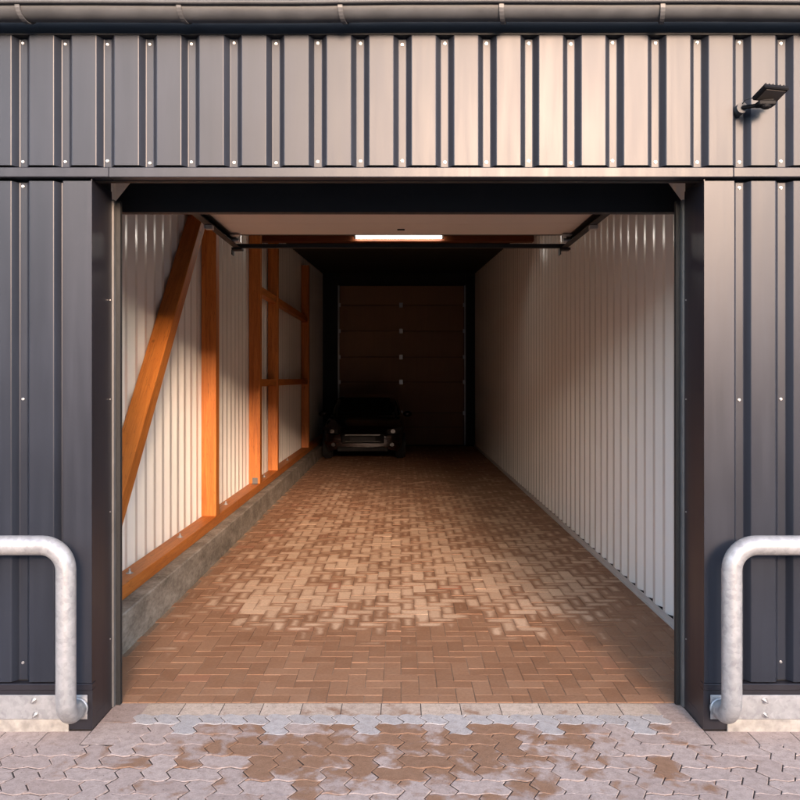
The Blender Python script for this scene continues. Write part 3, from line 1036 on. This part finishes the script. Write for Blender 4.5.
# ================================================================== CAR
def build_car(loc):
    car = empty('parked_car', loc)
    tag(car, 'dark hatchback parked nose out at the dark end of the garage', 'car')
    paint = NT('dark_red_car_paint'); paint.set((0.022, 0.006, 0.005), 0.22, 0.2, 0.6); paint.b.inputs['Coat Weight'].default_value = 0.8
    glass = NT('tinted_car_glass'); glass.set((0.008, 0.009, 0.010), 0.04, 0, 0.8)
    lens = NT('headlamp_lens'); lens.set((0.07, 0.07, 0.075), 0.10, 0.5)
    chrome = NT('chrome'); chrome.set((0.10, 0.10, 0.10), 0.15, 1.0)
    tyre = simple('tyre_rubber', (0.012, 0.012, 0.012), 0.8)
    blackp = simple('car_black_plastic', (0.006, 0.006, 0.006), 0.7)
    # lower body: stations along the length (0 = nose), half width, sill z, belt z, top z
    st = [(0.00, 0.56, 0.30, 0.56, 0.60), (0.10, 0.74, 0.22, 0.66, 0.71), (0.35, 0.82, 0.19, 0.74, 0.81), (0.75, 0.855, 0.19, 0.82, 0.90),
          (1.10, 0.86, 0.19, 0.88, 0.965), (1.6, 0.865, 0.19, 0.92, 0.985), (2.4, 0.87, 0.19, 0.94, 0.99), (3.2, 0.865, 0.20, 0.97, 1.0),
          (3.75, 0.84, 0.22, 0.98, 1.01), (4.02, 0.76, 0.28, 0.93, 0.96), (4.08, 0.66, 0.36, 0.86, 0.88)]
    def loft(rows, closed=True):
        bm = bmesh.new()
        rr = [[bm.verts.new(p) for p in r] for r in rows]
        for p, q in zip(rr, rr[1:]):
            for k in range(len(p) - 1): bm.faces.new((p[k], p[k + 1], q[k + 1], q[k]))
        if closed:
            bm.faces.new(rr[0]); bm.faces.new(rr[-1][::-1])
        return bm
    rows = []
    for (y, hw, zs, zb, zt) in st:
        half = [(hw * 0.90, zs), (hw * 0.985, zs + 0.10), (hw, (zs + zb) / 2), (hw * 0.985, zb - 0.06), (hw * 0.93, zb), (hw * 0.62, zt - 0.012), (hw * 0.25, zt)]
        rows.append([(x, y, z) for x, z in half] + [(-x, y, z) for x, z in reversed(half)])
    def part(bm, name, mat, parent=car, sub=0, smooth=True):
        o = obj(name, bm, mat, parent, smooth)
        if sub:
            md = o.modifiers.new('smooth', 'SUBSURF'); md.levels = md.render_levels = sub
        return o
    body = part(loft(rows), 'body', paint.m, sub=2)
    # cabin: roof shell with glass faces
    cab = [(1.02, 0.70, 0.93, 0.95), (1.75, 0.64, 1.36, 1.39), (2.15, 0.62, 1.42, 1.455), (2.9, 0.61, 1.42, 1.455), (3.5, 0.60, 1.37, 1.40), (3.98, 0.66, 0.95, 0.97)]
    rows = []
    for (y, hw, ze, zt) in cab:
        wide = 0.78 if 1.5 < y < 3.7 else 0.72
        rows.append([(wide, y, 0.93), (hw * 1.06, y, ze - 0.06 if ze > 1 else 0.94), (hw * 0.93, y, ze), (hw * 0.4, y, zt), (-hw * 0.4, y, zt), (-hw * 0.93, y, ze), (-hw * 1.06, y, ze - 0.06 if ze > 1 else 0.94), (-wide, y, 0.93)])
    part(loft(rows), 'cabin', paint.m, sub=2)
    def quad(name, pts, mat, parent=car, th=0.012):
        bm = bmesh.new()
        bm.faces.new([bm.verts.new(p) for p in pts])
        o = obj(name, bm, mat, parent)
        md = o.modifiers.new('thick', 'SOLIDIFY'); md.thickness = th; md.offset = 0
        return o
    quad('windscreen', [(-0.60, 1.10, 0.985), (0.60, 1.10, 0.985), (0.53, 1.72, 1.375), (-0.53, 1.72, 1.375)], glass.m)
    quad('rear_window', [(-0.54, 3.58, 1.37), (0.54, 3.58, 1.37), (0.58, 3.97, 1.03), (-0.58, 3.97, 1.03)], glass.m)
    for s in (-1, 1):
        quad('side_window', [(s * 0.785, 1.45, 0.97), (s * 0.79, 2.45, 0.985), (s * 0.68, 2.42, 1.35), (s * 0.69, 1.85, 1.33)], glass.m)
        quad('side_window', [(s * 0.79, 2.52, 0.985), (s * 0.785, 3.45, 0.99), (s * 0.68, 3.30, 1.33), (s * 0.68, 2.50, 1.35)], glass.m)
        # headlamp, swept back round the corner
        bm = bmesh.new()
        v = [(0.50, 0.015, 0.60), (0.50, 0.03, 0.70), (0.66, 0.075, 0.735), (0.80, 0.26, 0.765), (0.815, 0.27, 0.70), (0.70, 0.075, 0.615)]
        bm.faces.new([bm.verts.new((s * a, b - 0.012, c)) for a, b, c in v])
        hl = obj('headlight', bm, lens.m, car)
        md = hl.modifiers.new('thick', 'SOLIDIFY'); md.thickness = 0.05; md.offset = 0
        bm = bmesh.new(); bm_cyl(bm, (s * 0.62, 0.0, 0.67), (s * 0.62, -0.022, 0.67), 0.045, 16)
        obj('projector', bm, chrome.m, hl)
        bm = bmesh.new(); bm_cyl(bm, (s * 0.60, 0.03, 0.375), (s * 0.60, -0.02, 0.375), 0.042, 16)
        obj('fog_light', bm, lens.m, car)
        bm = bmesh.new()
        bmesh.ops.create_uvsphere(bm, u_segments=12, v_segments=8, radius=1, matrix=Matrix.Translation((s * 0.93, 1.42, 1.0)) @ Matrix.Diagonal((0.10, 0.06, 0.07, 1)))
        obj('side_mirror', bm, paint.m, car, True)
        for yw in (0.80, 3.33):
            bm = bmesh.new()
            bmesh.ops.create_cone(bm, cap_ends=True, segments=28, radius1=0.31, radius2=0.31, depth=0.20, matrix=Matrix.Translation((s * 0.765, yw, 0.31)) @ Matrix.Rotation(R(90), 4, 'Y'))
            bmesh.ops.bevel(bm, geom=[e for e in bm.edges if e.calc_face_angle(0) > 1], offset=0.03, segments=2, affect='EDGES')
            wh = obj('wheel', bm, tyre, car)
            bm = bmesh.new(); bm_cyl(bm, (s * 0.80, yw, 0.31), (s * 0.872, yw, 0.31), 0.20, 20)
            obj('rim', bm, M['zinc'], wh)
    bm = bmesh.new(); bm_box(bm, -0.44, 0.44, -0.012, 0.03, 0.40, 0.60, 0.02); gri = obj('grille', bm, blackp, car)
    bm = bmesh.new(); bm_box(bm, -0.36, 0.36, -0.026, -0.0125, 0.575, 0.603, 0.004); obj('chrome_bar', bm, chrome.m, gri)
    bm = bmesh.new(); bm_box(bm, -0.36, 0.36, -0.022, -0.0125, 0.44, 0.452, 0.003); obj('chrome_bar', bm, chrome.m, gri)
    bm = bmesh.new(); bm_box(bm, -0.52, 0.52, -0.005, 0.05, 0.22, 0.33, 0.02); obj('lower_intake', bm, blackp, car)
    bm = bmesh.new(); bm_box(bm, -0.26, 0.26, -0.036, -0.027, 0.458, 0.556, 0.003); pl = obj('licence_plate', bm, simple('plate_white', (0.02, 0.02, 0.02), 0.5), car)
    return car
build_car((-0.80, 12.75, 0.0)).scale = (1.02, 0.90, 0.94)

# ================================================================== ADDED GARAGE-ROW SUN BLOCKER (unseen behind the photographer; keeps low sun off the yard)
O = empty('sun_blocker_row', (0, -20, 0))
tag(O, 'added sun blocker shaped as a grey garage row, unseen behind the photographer', 'building')
def PO(o):
    o.parent = O; o.matrix_parent_inverse = Matrix.Translation((0, 20, 0)); return o
OH = 5.8
M['blocker_wall'] = simple('blocker_wall_render', (0.12, 0.12, 0.13), 0.8, 0, 0.12, 2)
M['blocker_door'] = simple('blocker_door_paint', (0.08, 0.08, 0.09), 0.5, 0, 0.1, 2)
PO(box('wall', M['blocker_wall'], None, -45, 45, -30, -20, -0.05, OH))
PO(box('roof', M['black'], None, -45.3, 45.3, -30.3, -19.7, OH + 0.001, OH + 0.18))
for k in range(-9, 10):
    xo = k * 4.6
    d = PO(box('door', M['blocker_door'], None, xo - 1.5, xo + 1.5, -19.996, -19.95, 0.02, 2.9))
    for q in range(1, 6):
        f = box('joint', M['black'], None, xo - 1.5, xo + 1.5, -19.9495, -19.944, 0.02 + q * 0.48, 0.035 + q * 0.48)
        f.parent = d
